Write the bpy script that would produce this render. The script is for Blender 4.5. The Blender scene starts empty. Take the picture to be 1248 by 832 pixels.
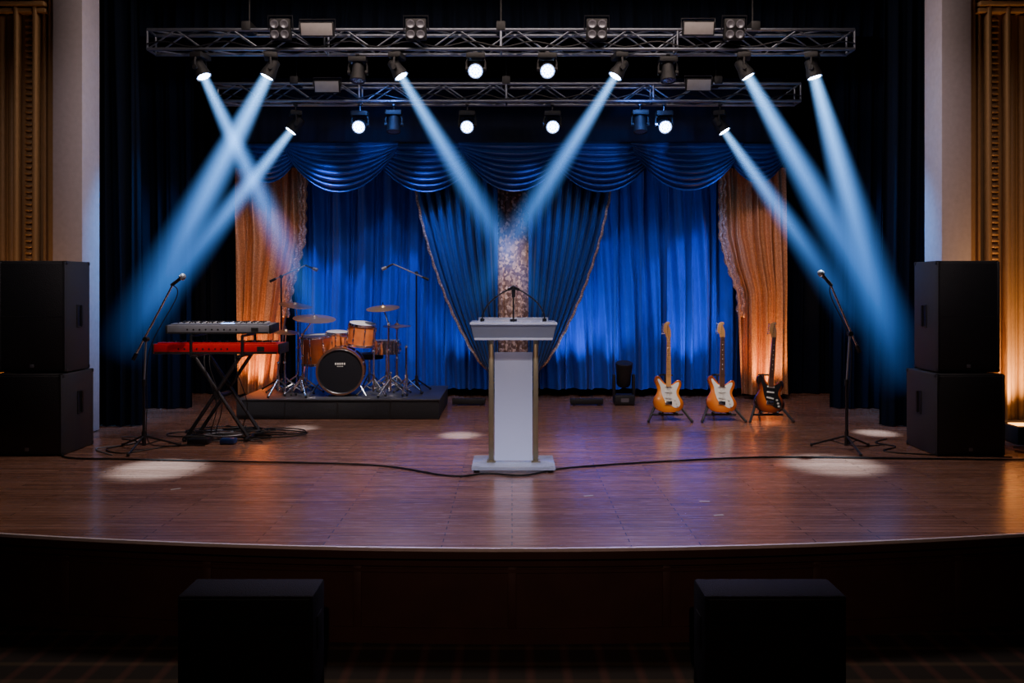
import bpy, bmesh, math, random
from math import sin, cos, pi, radians
from mathutils import Vector, Matrix, Euler
random.seed(7)
SC = bpy.context.scene
COL = SC.collection

# ------------------------------------------------------------------ materials
def _in(n, names, val):
    for k in names:
        if k in n.inputs:
            n.inputs[k].default_value = val
            return
def mat(name, col, rough=.5, metal=0., var=.15, vscale=20., bump=0., bscale=150., coat=0., sheen=0.,
        trans=0., emis=None, estr=0., spec=None):
    m = bpy.data.materials.new(name); m.use_nodes = True
    nt = m.node_tree; N = nt.nodes; L = nt.links
    p = N['Principled BSDF']
    tc = N.new('ShaderNodeTexCoord')
    nz = N.new('ShaderNodeTexNoise'); nz.inputs['Scale'].default_value = vscale; nz.inputs['Detail'].default_value = 3
    L.new(tc.outputs['Object'], nz.inputs['Vector'])
    mx = N.new('ShaderNodeMix'); mx.data_type = 'RGBA'
    c = list(col)
    mx.inputs[6].default_value = [max(0, x*(1-var)) for x in c]+[1]
    mx.inputs[7].default_value = [min(1, x*(1+var)) for x in c]+[1]
    L.new(nz.outputs['Fac'], mx.inputs[0]); L.new(mx.outputs[2], p.inputs['Base Color'])
    p.inputs['Roughness'].default_value = rough; p.inputs['Metallic'].default_value = metal
    _in(p, ['Coat Weight'], coat); _in(p, ['Sheen Weight'], sheen); _in(p, ['Transmission Weight'], trans)
    if spec is not None: _in(p, ['Specular IOR Level'], spec)
    if emis is not None:
        p.inputs['Emission Color'].default_value = list(emis)+[1]; p.inputs['Emission Strength'].default_value = estr
    if bump > 0:
        n2 = N.new('ShaderNodeTexNoise'); n2.inputs['Scale'].default_value = bscale
        L.new(tc.outputs['Object'], n2.inputs['Vector'])
        b = N.new('ShaderNodeBump'); b.inputs['Strength'].default_value = bump; b.inputs['Distance'].default_value = .01
        L.new(n2.outputs['Fac'], b.inputs['Height']); L.new(b.outputs['Normal'], p.inputs['Normal'])
    return m

def sequin(name, c1, c2, scale=60., rough=.3, metal=.8, bst=.9, pwr=2.5):
    m = mat(name, c1, rough, metal); nt = m.node_tree; N = nt.nodes; L = nt.links; p = N['Principled BSDF']
    tc = N.new('ShaderNodeTexCoord'); v = N.new('ShaderNodeTexVoronoi'); v.inputs['Scale'].default_value = scale
    L.new(tc.outputs['Object'], v.inputs['Vector'])
    sx = N.new('ShaderNodeSeparateColor'); L.new(v.outputs['Color'], sx.inputs[0])
    mx = N.new('ShaderNodeMix'); mx.data_type = 'RGBA'
    mx.inputs[6].default_value = list(c1)+[1]; mx.inputs[7].default_value = list(c2)+[1]
    pw = N.new('ShaderNodeMath'); pw.operation = 'POWER'; pw.inputs[1].default_value = pwr
    L.new(sx.outputs[0], pw.inputs[0]); L.new(pw.outputs[0], mx.inputs[0]); L.new(mx.outputs[2], p.inputs['Base Color'])
    b = N.new('ShaderNodeBump'); b.inputs['Strength'].default_value = bst; b.inputs['Distance'].default_value = .02
    L.new(sx.outputs[1], b.inputs['Height']); L.new(b.outputs['Normal'], p.inputs['Normal'])
    return m

def wood_floor():
    m = mat('stage_wood', (.2, .07, .03), .3); nt = m.node_tree; N = nt.nodes; L = nt.links; p = N['Principled BSDF']
    tc = N.new('ShaderNodeTexCoord')
    br = N.new('ShaderNodeTexBrick'); br.offset = .37; br.offset_frequency = 2
    br.inputs['Scale'].default_value = 1; br.inputs['Brick Width'].default_value = 1.1; br.inputs['Row Height'].default_value = .062
    br.inputs['Mortar Size'].default_value = .0030; br.inputs['Mortar Smooth'].default_value = .1
    br.inputs['Color1'].default_value = (.26, .125, .085, 1); br.inputs['Color2'].default_value = (.39, .205, .145, 1)
    br.inputs['Mortar'].default_value = (.05, .024, .017, 1)
    L.new(tc.outputs['Object'], br.inputs['Vector'])
    mp = N.new('ShaderNodeMapping'); mp.inputs['Scale'].default_value = (1.2, 30, 1)
    L.new(tc.outputs['Object'], mp.inputs['Vector'])
    nz = N.new('ShaderNodeTexNoise'); nz.inputs['Scale'].default_value = 3; nz.inputs['Detail'].default_value = 6
    L.new(mp.outputs[0], nz.inputs['Vector'])
    mx = N.new('ShaderNodeMix'); mx.data_type = 'RGBA'; mx.blend_type = 'MULTIPLY'; mx.inputs[0].default_value = .55
    cr = N.new('ShaderNodeValToRGB'); cr.color_ramp.elements[0].position = .3; cr.color_ramp.elements[0].color = (.5, .45, .42, 1)
    cr.color_ramp.elements[1].position = .7; cr.color_ramp.elements[1].color = (1.1, 1.05, 1, 1)
    L.new(nz.outputs['Fac'], cr.inputs[0]); L.new(br.outputs['Color'], mx.inputs[6]); L.new(cr.outputs[0], mx.inputs[7])
    L.new(mx.outputs[2], p.inputs['Base Color'])
    mr = N.new('ShaderNodeMapRange'); mr.inputs['To Min'].default_value = .20; mr.inputs['To Max'].default_value = .32
    L.new(nz.outputs['Fac'], mr.inputs[0]); L.new(mr.outputs[0], p.inputs['Roughness'])
    _in(p, ['Coat Weight'], .3); _in(p, ['Coat Roughness'], .16)
    b = N.new('ShaderNodeBump'); b.inputs['Strength'].default_value = .2; b.inputs['Distance'].default_value = .003; b.invert = True
    L.new(br.outputs['Fac'], b.inputs['Height']); L.new(b.outputs['Normal'], p.inputs['Normal'])
    return m

def carpet():
    m = mat('carpet_plaid', (.03, .02, .02), .95); nt = m.node_tree; N = nt.nodes; L = nt.links; p = N['Principled BSDF']
    tc = N.new('ShaderNodeTexCoord')
    w1 = N.new('ShaderNodeTexWave'); w1.bands_direction = 'X'; w1.inputs['Scale'].default_value = 1.6
    w2 = N.new('ShaderNodeTexWave'); w2.bands_direction = 'Y'; w2.inputs['Scale'].default_value = 1.6
    for w in (w1, w2): L.new(tc.outputs['Object'], w.inputs['Vector'])
    c1 = N.new('ShaderNodeValToRGB'); c1.color_ramp.elements[0].color = (.006, .004, .004, 1); c1.color_ramp.elements[1].color = (.045, .014, .011, 1)
    c1.color_ramp.elements[0].position = .75
    c2 = N.new('ShaderNodeValToRGB'); c2.color_ramp.elements[0].color = (.006, .005, .004, 1); c2.color_ramp.elements[1].color = (.042, .03, .016, 1)
    c2.color_ramp.elements[0].position = .8
    L.new(w1.outputs['Fac'], c1.inputs[0]); L.new(w2.outputs['Fac'], c2.inputs[0])
    mx = N.new('ShaderNodeMix'); mx.data_type = 'RGBA'; mx.blend_type = 'ADD'; mx.inputs[0].default_value = 1
    L.new(c1.outputs[0], mx.inputs[6]); L.new(c2.outputs[0], mx.inputs[7]); L.new(mx.outputs[2], p.inputs['Base Color'])
    return m

def sunburst(name, inner, mid, edge, r1, r2):
    m = mat(name, mid, .18, coat=.6); nt = m.node_tree; N = nt.nodes; L = nt.links; p = N['Principled BSDF']
    tc = N.new('ShaderNodeTexCoord'); mp = N.new('ShaderNodeMapping'); mp.inputs['Location'].default_value = (0, 0, -.18*.72)
    mp.inputs['Scale'].default_value = (1, 0, .72)
    ln = N.new('ShaderNodeVectorMath'); ln.operation = 'LENGTH'
    L.new(tc.outputs['Object'], mp.inputs[0]); L.new(mp.outputs[0], ln.inputs[0])
    cr = N.new('ShaderNodeValToRGB'); e = cr.color_ramp.elements
    mr = N.new('ShaderNodeMapRange'); mr.inputs['From Max'].default_value = .2; L.new(ln.outputs['Value'], mr.inputs[0])
    e[0].position = r1; e[0].color = list(inner)+[1]; e[1].position = r2; e[1].color = list(edge)+[1]
    x = e.new((r1+r2)/2); x.color = list(mid)+[1]
    L.new(mr.outputs[0], cr.inputs[0]); L.new(cr.outputs[0], p.inputs['Base Color'])
    return m

def glow_gradient(name, col, emis, zlo, zhi, slo, shi):
    # acrylic sheet with its glow painted in as emission, falling off upwards
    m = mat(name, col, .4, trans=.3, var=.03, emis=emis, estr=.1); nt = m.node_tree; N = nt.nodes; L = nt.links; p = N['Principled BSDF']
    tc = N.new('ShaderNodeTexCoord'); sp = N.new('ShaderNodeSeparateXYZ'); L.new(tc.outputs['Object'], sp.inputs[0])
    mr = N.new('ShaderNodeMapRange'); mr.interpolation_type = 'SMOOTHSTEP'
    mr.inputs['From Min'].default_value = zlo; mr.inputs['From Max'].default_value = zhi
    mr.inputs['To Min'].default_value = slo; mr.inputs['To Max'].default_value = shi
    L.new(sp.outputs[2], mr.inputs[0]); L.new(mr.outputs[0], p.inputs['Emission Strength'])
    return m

def beam_mat(name, near, far, strength):  # visible shafts painted as emission in the cone, no haze scattering
    m = bpy.data.materials.new(name); m.use_nodes = True; nt = m.node_tree; N = nt.nodes; L = nt.links
    N.remove(N['Principled BSDF']); out = N['Material Output']
    tc = N.new('ShaderNodeTexCoord'); sp = N.new('ShaderNodeSeparateXYZ'); L.new(tc.outputs['Object'], sp.inputs[0])
    def M(op, a, b=None):
        n = N.new('ShaderNodeMath'); n.operation = op
        for i, v in enumerate((a, b)):
            if v is None: continue
            if isinstance(v, (int, float)): n.inputs[i].default_value = v
            else: L.new(v, n.inputs[i])
        return n.outputs[0]
    x, y, z = sp.outputs
    rho = M('SQRT', M('ADD', M('MULTIPLY', x, x), M('MULTIPLY', y, y)))
    rz = M('ADD', M('MULTIPLY', z, .80), .20)
    q = M('DIVIDE', rho, rz)
    rad = M('POWER', M('MAXIMUM', M('SUBTRACT', 1, q), 0), 2.2)
    fade = M('POWER', M('MAXIMUM', M('SUBTRACT', 1, z), 0), 1.35)
    core = M('DIVIDE', fade, M('POWER', rz, 1.25))
    nz = N.new('ShaderNodeTexNoise'); nz.inputs['Scale'].default_value = 2.2; L.new(tc.outputs['Object'], nz.inputs['Vector'])
    var = M('ADD', M('MULTIPLY', nz.outputs['Fac'], .8), .6)
    s = M('MULTIPLY', M('MULTIPLY', M('MULTIPLY', core, rad), var), strength)
    e = N.new('ShaderNodeEmission')
    mx = N.new('ShaderNodeMix'); mx.data_type = 'RGBA'; mx.inputs[6].default_value = list(near)+[1]; mx.inputs[7].default_value = list(far)+[1]
    L.new(M('POWER', z, .5), mx.inputs[0]); L.new(mx.outputs[2], e.inputs['Color'])
    L.new(s, e.inputs['Strength']); L.new(e.outputs[0], out.inputs['Volume'])
    return m

def grille():
    m = mat('speaker_grille', (.026, .027, .031), .5); nt = m.node_tree; N = nt.nodes; L = nt.links; p = N['Principled BSDF']
    tc = N.new('ShaderNodeTexCoord'); v = N.new('ShaderNodeTexVoronoi'); v.inputs['Scale'].default_value = 130
    L.new(tc.outputs['Object'], v.inputs['Vector'])
    b = N.new('ShaderNodeBump'); b.inputs['Strength'].default_value = .5; b.inputs['Distance'].default_value = .003
    L.new(v.outputs['Distance'], b.inputs['Height']); L.new(b.outputs['Normal'], p.inputs['Normal'])
    return m

FLOOR = wood_floor(); CARPET = carpet(); GRILLE = grille()
BLACK = mat('matte_black_paint', (.010, .010, .011), .6, bump=.2)
DARKBOX = mat('deep_black_cabinet', (.0022, .0022, .0026), .8, bump=.3, spec=.15)
CAB = mat('cabinet_textured_black', (.026, .027, .032), .6, bump=.5, bscale=250)
BLKMET = mat('black_metal', (.035, .035, .04), .32, .6)
RUBBER = mat('cable_rubber', (.008, .008, .009), .5)
CHROME = mat('chrome', (.75, .76, .8), .18, 1.)
ALU = mat('truss_aluminium', (.21, .23, .28), .42, .9, bump=.1)
BLUEV = mat('blue_velvet', (.010, .062, .42), .6, sheen=.12, bump=.25, bscale=90, var=.25, vscale=4)
BLUES = mat('blue_satin_swag', (.006, .034, .18), .42, sheen=.05, var=.1)
BLUET = mat('blue_satin_tieback', (.008, .045, .18), .38, sheen=.1, var=.1)
NAVY = mat('navy_border_cloth', (.004, .009, .03), .85)
BLKV = mat('black_velour', (.0034, .0065, .015), .95, bump=.3, spec=.1)
COPPER = sequin('gold_copper_cloth', (.44, .20, .085), (.68, .36, .17), 90, .45, .3, .2, 1.5)
SILVSEQ = sequin('rose_gold_sequin_panel', (.22, .12, .08), (1.0, .72, .52), 30, .32, .35)
TRIM = sequin('gold_sequin_trim', (.40, .2, .12), (.95, .62, .42), 70, .35, .5)
WHITEP = mat('pink_white_plaster', (.52, .46, .49), .7, bump=.15)
GOLD = mat('gilded_plaster', (.36, .21, .09), .55, .15, bump=.3, bscale=60)
FASCIA = mat('dark_mahogany', (.050, .019, .013), .5, vscale=6, var=.3)
NOSE = mat('nosing_metal', (.75, .66, .64), .4, .2)
WALL = mat('dark_wall_paint', (.005, .005, .007), .9)
FROSTG = glow_gradient('frosted_acrylic_painted_glow', (.50, .52, .64), (.62, .66, 1), .0, .95, .30, .05)
FROST = mat('frosted_acrylic_edge', (.74, .76, .86), .35, trans=.15, var=.04, emis=(.60, .62, 1), estr=.12)  # faint emission painted into this and the next two acrylics
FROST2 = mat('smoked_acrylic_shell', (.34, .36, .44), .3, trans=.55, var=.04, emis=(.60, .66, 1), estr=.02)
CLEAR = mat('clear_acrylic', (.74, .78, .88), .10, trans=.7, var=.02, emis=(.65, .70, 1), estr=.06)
BRASS = mat('brushed_brass', (.34, .31, .21), .35, .55)
REDK = mat('red_lacquer', (.62, .010, .012), .3, coat=.4)
SILVK = mat('silver_synth', (.27, .28, .32), .35, .35)
IVORY = mat('ivory_keys', (.62, .61, .58), .3)
MAPLE = mat('maple_neck', (.55, .28, .10), .3, coat=.3, var=.2)
ROSE = mat('rosewood_board', (.09, .035, .02), .4)
PGW = mat('white_pickguard', (.78, .76, .72), .3)
PGB = mat('black_pickguard', (.015, .015, .017), .25)
DRUMW = mat('amber_drum_lacquer', (.62, .17, .045), .2, coat=.7, var=.5, vscale=9)
HEAD = mat('drum_head_white', (.5, .52, .55), .5)
HEADB = mat('drum_head_black', (.008, .009, .013), .4, spec=.3)
BRONZE = mat('cymbal_bronze', (.70, .48, .28), .28, .9)
RISER = mat('riser_black_carpet', (.02, .022, .027), .85, bump=.4)
RISERT = mat('riser_deck_top', (.05, .055, .065), .35, bump=.1)
LED = mat('led_lens_white', (.8, .9, 1), .2, emis=(.70, .84, 1), estr=32)
LEDB = mat('led_ring_blue', (.1, .3, .9), .3, emis=(.22, .42, 1), estr=5)
LEDO = mat('led_amber', (1, .5, .1), .3, emis=(1, .42, .08), estr=6)
PANEL = mat('lamp_diffuser_panel', (.30, .28, .27), .5, emis=(.9, .8, .75), estr=.02)
BLIND = mat('blinder_glass', (.2, .2, .23), .2, .4)

# ------------------------------------------------------------------ mesh builder
def catmull(pts, seg=6, closed=False):
    P = [Vector(p) for p in pts]; n = len(P); out = []
    rng = range(n if closed else n-1)
    for i in rng:
        if closed: a, b, c, d = P[(i-1) % n], P[i], P[(i+1) % n], P[(i+2) % n]
        else: a, b, c, d = P[max(i-1, 0)], P[i], P[i+1], P[min(i+2, n-1)]
        for k in range(seg):
            t = k/seg
            out.append(.5*((2*b)+(c-a)*t+(2*a-5*b+4*c-d)*t*t+(3*b-a-3*c+d)*t**3))
    if not closed: out.append(P[-1])
    return out

class B:
    def __init__(s): s.v = []; s.f = []; s.m = []; s.mats = []
    def mi(s, m):
        if m not in s.mats: s.mats.append(m)
        return s.mats.index(m)
    def add(s, V, F, m, M=None):
        o = len(s.v); k = s.mi(m)
        for p in V:
            p = Vector(p)
            s.v.append(M @ p if M is not None else p)
        for f in F: s.f.append([i+o for i in f]); s.m.append(k)
    def box(s, c, size, m, bev=0., rot=None, M=None):
        bm = bmesh.new(); bmesh.ops.create_cube(bm, size=1)
        for v in bm.verts: v.co = Vector((v.co.x*size[0], v.co.y*size[1], v.co.z*size[2]))
        if bev > 0: bmesh.ops.bevel(bm, geom=bm.edges[:], offset=bev, segments=2, affect='EDGES', profile=.5)
        T = Matrix.Translation(c)
        if rot: T = T @ Euler(rot).to_matrix().to_4x4()
        if M is not None: T = M @ T
        bm.verts.index_update()
        s.add([v.co.copy() for v in bm.verts], [[v.index for v in f.verts] for f in bm.faces], m, T); bm.free()
    def cyl(s, p0, p1, r0, m, r1=None, n=14, caps=True, M=None):
        p0, p1 = Vector(p0), Vector(p1); r1 = r0 if r1 is None else r1
        q = (p1-p0).to_track_quat('Z', 'Y'); V = []; F = []
        for p, r in ((p0, r0), (p1, r1)):
            for i in range(n):
                a = 2*pi*i/n; V.append(p+q @ Vector((r*cos(a), r*sin(a), 0)))
        for i in range(n): F.append([i, (i+1) % n, n+(i+1) % n, n+i])
        if caps: F.append(list(range(n))[::-1]); F.append(list(range(n, 2*n)))
        s.add(V, F, m, M)
    def tube(s, pts, r, m, n=8, closed=False, M=None):
        P = [Vector(p) for p in pts]; k = len(P); V = []; F = []
        up = None
        for i in range(k):
            t = (P[(i+1) % k]-P[i-1]) if closed else (P[min(i+1, k-1)]-P[max(i-1, 0)])
            if t.length < 1e-9: t = Vector((0, 0, 1))
            t.normalize()
            if up is None:
                up = t.orthogonal().normalized()
            up = (up-t*up.dot(t)); up = up.normalized() if up.length > 1e-6 else t.orthogonal().normalized()
            w = t.cross(up)
            for j in range(n):
                a = 2*pi*j/n; V.append(P[i]+up*(r*cos(a))+w*(r*sin(a)))
        for i in range(k if closed else k-1):
            for j in range(n):
                a = i*n; b = ((i+1) % k)*n
                F.append([a+j, a+(j+1) % n, b+(j+1) % n, b+j])
        if not closed: F.append(list(range(n))[::-1]); F.append([(k-1)*n+j for j in range(n)])
        s.add(V, F, m, M)
    def lathe(s, prof, m, M=None, n=32, cap=True):
        V = []; F = []; k = len(prof)
        for r, z in prof:
            for i in range(n):
                a = 2*pi*i/n; V.append((r*cos(a), r*sin(a), z))
        for j in range(k-1):
            for i in range(n): F.append([j*n+i, j*n+(i+1) % n, (j+1)*n+(i+1) % n, (j+1)*n+i])
        if cap and prof[0][0] > 1e-5: F.append(list(range(n))[::-1])
        if cap and prof[-1][0] > 1e-5: F.append([(k-1)*n+i for i in range(n)])
        s.add(V, F, m, M)
    def prism(s, out, y0, y1, m, M=None, ch=0.):
        n = len(out)
        area = sum(out[i-1][0]*out[i][1]-out[i][0]*out[i-1][1] for i in range(n)); SG = 1 if area > 0 else -1
        def ins(d):
            R = []
            for i in range(n):
                a = Vector(out[i-1][:2]); b = Vector(out[(i+1) % n][:2]); t = (b-a)
                nn = Vector((-t.y, t.x)).normalized() if t.length > 1e-9 else Vector((0, 0))
                R.append((out[i][0]+SG*nn.x*d, out[i][1]+SG*nn.y*d))
            return R
        if ch > 0: rings = [(ins(ch), y0), (ins(ch*.3), y0+ch*.35), (ins(0), y0+ch), (ins(0), y1-ch), (ins(ch), y1)]
        else: rings = [(out, y0), (out, y1)]
        V = []; F = []
        for R, y in rings:
            for p in R: V.append((p[0], y, p[1]))
        for j in range(len(rings)-1):
            for i in range(n): F.append([j*n+i, j*n+(i+1) % n, (j+1)*n+(i+1) % n, (j+1)*n+i])
        F.append(list(range(n))[::-1]); F.append([(len(rings)-1)*n+i for i in range(n)])
        s.add(V, F, m, M)
    def sphere(s, c, r, m, sc=(1, 1, 1), n=12, M=None):
        V = []; F = []; h = n//2
        for j in range(h+1):
            t = pi*j/h
            for i in range(n):
                a = 2*pi*i/n; V.append((c[0]+r*sc[0]*sin(t)*cos(a), c[1]+r*sc[1]*sin(t)*sin(a), c[2]+r*sc[2]*cos(t)))
        for j in range(h):
            for i in range(n): F.append([j*n+i, (j+1)*n+i, (j+1)*n+(i+1) % n, j*n+(i+1) % n])
        s.add(V, F, m, M)
    def surf(s, fn, nu, nv, m):
        V = [fn(i/nu, j/nv) for j in range(nv+1) for i in range(nu+1)]; w = nu+1
        s.add(V, [[j*w+i, j*w+i+1, (j+1)*w+i+1, (j+1)*w+i] for j in range(nv) for i in range(nu)], m)
    def make(s, name, loc=(0, 0, 0), rot=(0, 0, 0), ang=35, sc=1.):
        me = bpy.data.meshes.new(name); me.from_pydata([tuple(v*sc) for v in s.v], [], s.f)
        for m in s.mats: me.materials.append(m)
        for i, p in enumerate(me.polygons): p.material_index = s.m[i]; p.use_smooth = True
        bm = bmesh.new(); bm.from_mesh(me); bmesh.ops.remove_doubles(bm, verts=bm.verts[:], dist=1e-6)
        bmesh.ops.recalc_face_normals(bm, faces=bm.faces[:]); bm.to_mesh(me); bm.free()
        me.set_sharp_from_angle(angle=radians(ang))
        o = bpy.data.objects.new(name, me); o.location = loc; o.rotation_euler = rot; COL.objects.link(o)
        return o

# ------------------------------------------------------------------ room shell
def simple_box(name, c, size, m, bev=0.):
    b = B(); b.box((0, 0, 0), size, m, bev); return b.make(name, loc=c)
FZ = -.56
simple_box('floor', (0, 4, FZ-.05), (12.4, 16, .1), CARPET)
simple_box('wall_left', (-6.1, 4, 3), (.2, 16, 7.2), WALL)
simple_box('wall_right', (6.1, 4, 3), (.2, 16, 7.2), WALL)
simple_box('wall_back', (0, 11.9, 3), (12, .2, 7.2), WALL)
simple_box('ceiling', (0, 4, 6.65), (12.4, 16, .1), WALL)

EDGE = lambda x: 4.72+x*x/34.0
xs = [-5.95+11.9*i/60 for i in range(61)]
b = B(); n = len(xs); V = []; F = []
for x in xs: V += [(x, EDGE(x), 0), (x, 11.78, 0), (x, EDGE(x), -.05), (x, 11.78, -.05)]
for i in range(n-1):
    a = 4*i; c = a+4
    F += [[a, c, c+1, a+1], [a+2, a+3, c+3, c+2], [a, a+2, c+2, c], [a+1, c+1, c+3, a+3]]
F += [[0, 1, 3, 2], [4*(n-1), 4*(n-1)+2, 4*(n-1)+3, 4*(n-1)+1]]
b.add(V, F, FLOOR); b.make('stage_floor')
def strip(bb, off, z0, z1, th, m):
    V = []; F = []
    for x in xs: y = EDGE(x)-off; V += [(x, y, z0), (x, y, z1), (x, y+th, z0), (x, y+th, z1)]
    for i in range(n-1):
        a = 4*i; c = a+4; F += [[a, c, c+1, a+1], [a+2, a+3, c+3, c+2], [a+1, c+1, c+3, a+3], [a, a+2, c+2, c]]
    bb.add(V, F, m)
b = B(); strip(b, .02, -.014, .004, .02, NOSE); b.make('trim_1')
b = B()
strip(b, .03, -.055, -.014, .05, FASCIA); strip(b, -.01, -.11, -.055, .05, FASCIA)
strip(b, -.03, FZ, -.11, .05, FASCIA); strip(b, -.015, FZ, FZ+.09, .03, FASCIA); strip(b, -.02, -.15, -.13, .02, FASCIA)
k = -5.4
while k < 5.5:
    y = EDGE(k); b.box((k, y+.032, (FZ-.11)/2), (.05, .02, -FZ-.11), FASCIA, .004); k += .9
b.make('stage_apron_fascia')

def proscenium(s):
    b = B()
    b.box((s*4.47, 8.425, 3.28), (.30, .35, 6.54), WHITEP, .01); b.make('proscenium_pillar')
    b = B()
    def bx(x0, x1, y0, y1, z0, z1, m, bev=.0): b.box((s*(x0+x1)/2, (y0+y1)/2, (z0+z1)/2), (x1-x0, y1-y0, z1-z0), m, bev)
    bx(4.625, 5.95, 8.35, 8.6, 0, 6.55, GOLD)
    bx(4.625, 4.68, 8.28, 8.35, 0, 6.55, GOLD, .012); bx(4.72, 4.75, 8.31, 8.35, 0, 6.55, GOLD, .01)
    bx(4.79, 4.83, 8.25, 8.35, 0, 6.55, GOLD, .012); bx(4.98, 5.02, 8.25, 8.35, 0, 6.55, GOLD, .012)
    z = .12
    while z < 4.6:
        b.sphere((s*4.905, 8.34, z), .038, GOLD, (1.2, .7, .75), 10); z += .062
    x = 5.08
    while x < 5.9:
        b.cyl((s*x, 8.34, .0), (s*x, 8.34, 4.25), .036, GOLD, n=12); x += .095
    for i, (zz, w) in enumerate(((4.27, .03), (4.33, .06), (4.40, .10), (4.46, .07))):
        bx(4.70, 5.95, 8.35-w-.06, 8.36, zz, zz+.045, GOLD, .01)
    bx(4.63, 5.95, 8.2, 8.36, 0, .16, GOLD, .01)
    b.make('proscenium_column')
proscenium(-1); proscenium(1)
simple_box('proscenium_header', (0, 8.43, 5.75), (8.6, .3, 1.6), WALL)

# ------------------------------------------------------------------ curtains
def fold(x, wl, ph=0): return sin(2*pi*x/wl+.9*sin(x*1.9+ph)+ph)+.45*sin(2*pi*x/(wl*.43)+1.3*sin(x*2.7)+ph*2)+.6*sin(2*pi*x/(wl*2.3)+ph*1.3)
def curtain(name, x0, x1, z0, z1, y, amp, wl, m, nu=None, nv=24, ph=0., edge=None):
    nu = nu or int((x1-x0)/wl*14); b = B()
    def fn(u, v):
        z = z1+(z0-z1)*v
        a0, a1 = (edge(z) if edge else (x0, x1)); x = a0+(a1-a0)*u; xx = x0+(x1-x0)*u
        a = amp*(.75+.35*v)
        return (x+.3*amp*sin(2*pi*xx/wl*.5+2*v), y+a*.55*fold(xx+.03*sin(3*v+xx), wl, ph), z)
    b.surf(fn, nu, nv, m); return b
curtain('', -5.9, 5.9, .01, 6.0, 11.58, .06, .22, BLKV, ph=1).make('black_backdrop_curtain', ang=180)
for s in (-1, 1):
    a, c = sorted((s*5.2, s*4.0)); curtain('', a, c, .01, 6.0, 8.85, .06, .15, BLKV, ph=2+s).make('black_leg_curtain', ang=180)
    a, c = sorted((s*5.6, s*3.95)); curtain('', a, c, .01, 6.0, 10.15, .06, .17, BLKV, ph=4+s).make('black_leg_curtain', ang=180)
curtain('', -5.5, 5.5, 4.35, 6.2, 9.35, .05, .2, BLKV).make('black_border_curtain', ang=180)
curtain('', -3.62, 3.62, 3.2, 4.3, 10.98, .015, .3, NAVY).make('navy_border_curtain', ang=180)
curtain('', -3.0, 3.2, .11, 3.4, 11.24, .12, .165, BLUEV, ph=.5, nv=30).make('blue_backdrop_curtain', ang=180)

def Lin(tab, z):
    if z >= tab[0][0]: return tab[0][1]
    for (z0, x0), (z1, x1) in zip(tab, tab[1:]):
        if z >= z1: t = (z0-z)/(z0-z1); t = t*t*(3-2*t)*.35+t*.65; return x0+(x1-x0)*t
    return tab[-1][1]
lt = [(3.2, -2.76), (2.15, -2.78), (1.9, -2.84), (1.45, -2.95), (.95, -3.04), (.1, -3.14)]
rt = [(3.2, 2.79), (2.2, 2.79), (1.9, 2.86), (1.4, 3.03), (.1, 3.05)]
for (x0, x1, ph, ed, tab, sg) in ((-3.68, -2.78, 1, lambda z: (-3.68, Lin(lt, z)), lt, 1), (2.78, 3.66, 3, lambda z: (Lin(rt, z), 3.66), rt, -1)):
    b = curtain('', x0, x1, .07, 3.1, 11.0, .095, .13, COPPER, ph=ph, edge=ed, nv=40)
    pts = [(Lin(tab, 3.1-2.0*i/60)+.014*sin(i*1.3), 10.97, 3.1-2.0*i/60) for i in range(61)]
    b.tube(pts, .03, TRIM, 8); b.tube([(p[0]-sg*.05, p[1]-.005, p[2]) for p in pts], .022, TRIM, 8)
    b.make('gold_side_drape', ang=180)
curtain('', -.21, .23, .07, 3.2, 11.0, .03, .11, SILVSEQ).make('sequin_center_panel', ang=180)
ot = [(3.2, 1.33), (2.73, 1.27), (2.03, 1.11), (1.29, .85), (.64, .52), (.32, .26), (.1, .23)]
P_ = catmull([(a, c, 0) for a, c in ot], 8); ots = [(p.x, p.y) for p in P_]
def LinS(tab, z):
    for (z0, x0), (z1, x1) in zip(tab, tab[1:]):
        if z >= z1: return x0+(x1-x0)*(z0-z)/(z0-z1+1e-9)
    return tab[-1][1]
for s in (-1, 1):
    b = B(); cx = .015
    def fn(u, v):
        z = 3.2-3.0*v; xo = LinS(ots, z); xi = .2
        x = xi+(xo-xi)*u
        zz = z-.10*sin(pi*u)*v
        wid = (xo-xi)/1.1
        y = 10.80-.05*(.35+wid)*(sin(2*pi*u*8.5+1.2*v)+.4*sin(2*pi*u*17+3*v+1))-.06*sin(pi*u)
        return (cx+s*x, y, zz)
    b.surf(fn, 150, 50, BLUET)
    pts = [(cx+s*(LinS(ots, 3.1-2.85*i/50)+.008*sin(i*1.7)), 10.78, 3.1-2.85*i/50) for i in range(51)]
    b.tube(pts, .022, TRIM, 8)
    b.make('tieback_drape', ang=180)
b = B()
def swag(cx, hw, y, zb, zt=3.36):
    def fn(u, v):
        t = (u-.5)*2; sag = max(0, 1-abs(t)**2.1)
        x = cx+hw*t*(1-.06*v)
        zbot = zt-.16-(zt-.16-zb)*sag
        z = zt-(zt-zbot)*(v**.85)
        f = abs(sin(pi*v*7.5))**.8
        return (x, y-.05*f*(.25+sag)-.09*sin(pi*v)*sag-.02*v, z)
    b.surf(fn, 40, 100, BLUES)
sw = [(-3.14, .42, 2.84), (-2.2, .74, 2.71), (-1.1, .74, 2.72), (.03, .72, 2.72), (1.16, .74, 2.72), (2.25, .72, 2.73), (3.16, .42, 2.84)]
for i, (cx, hw, zb) in enumerate(sw): swag(cx, hw, 10.62-(.07 if i % 2 else 0), zb)
b.box((0, 10.68, 3.37), (7.2, .05, .04), NAVY)
b.make('swag_valance', ang=180)

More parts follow.
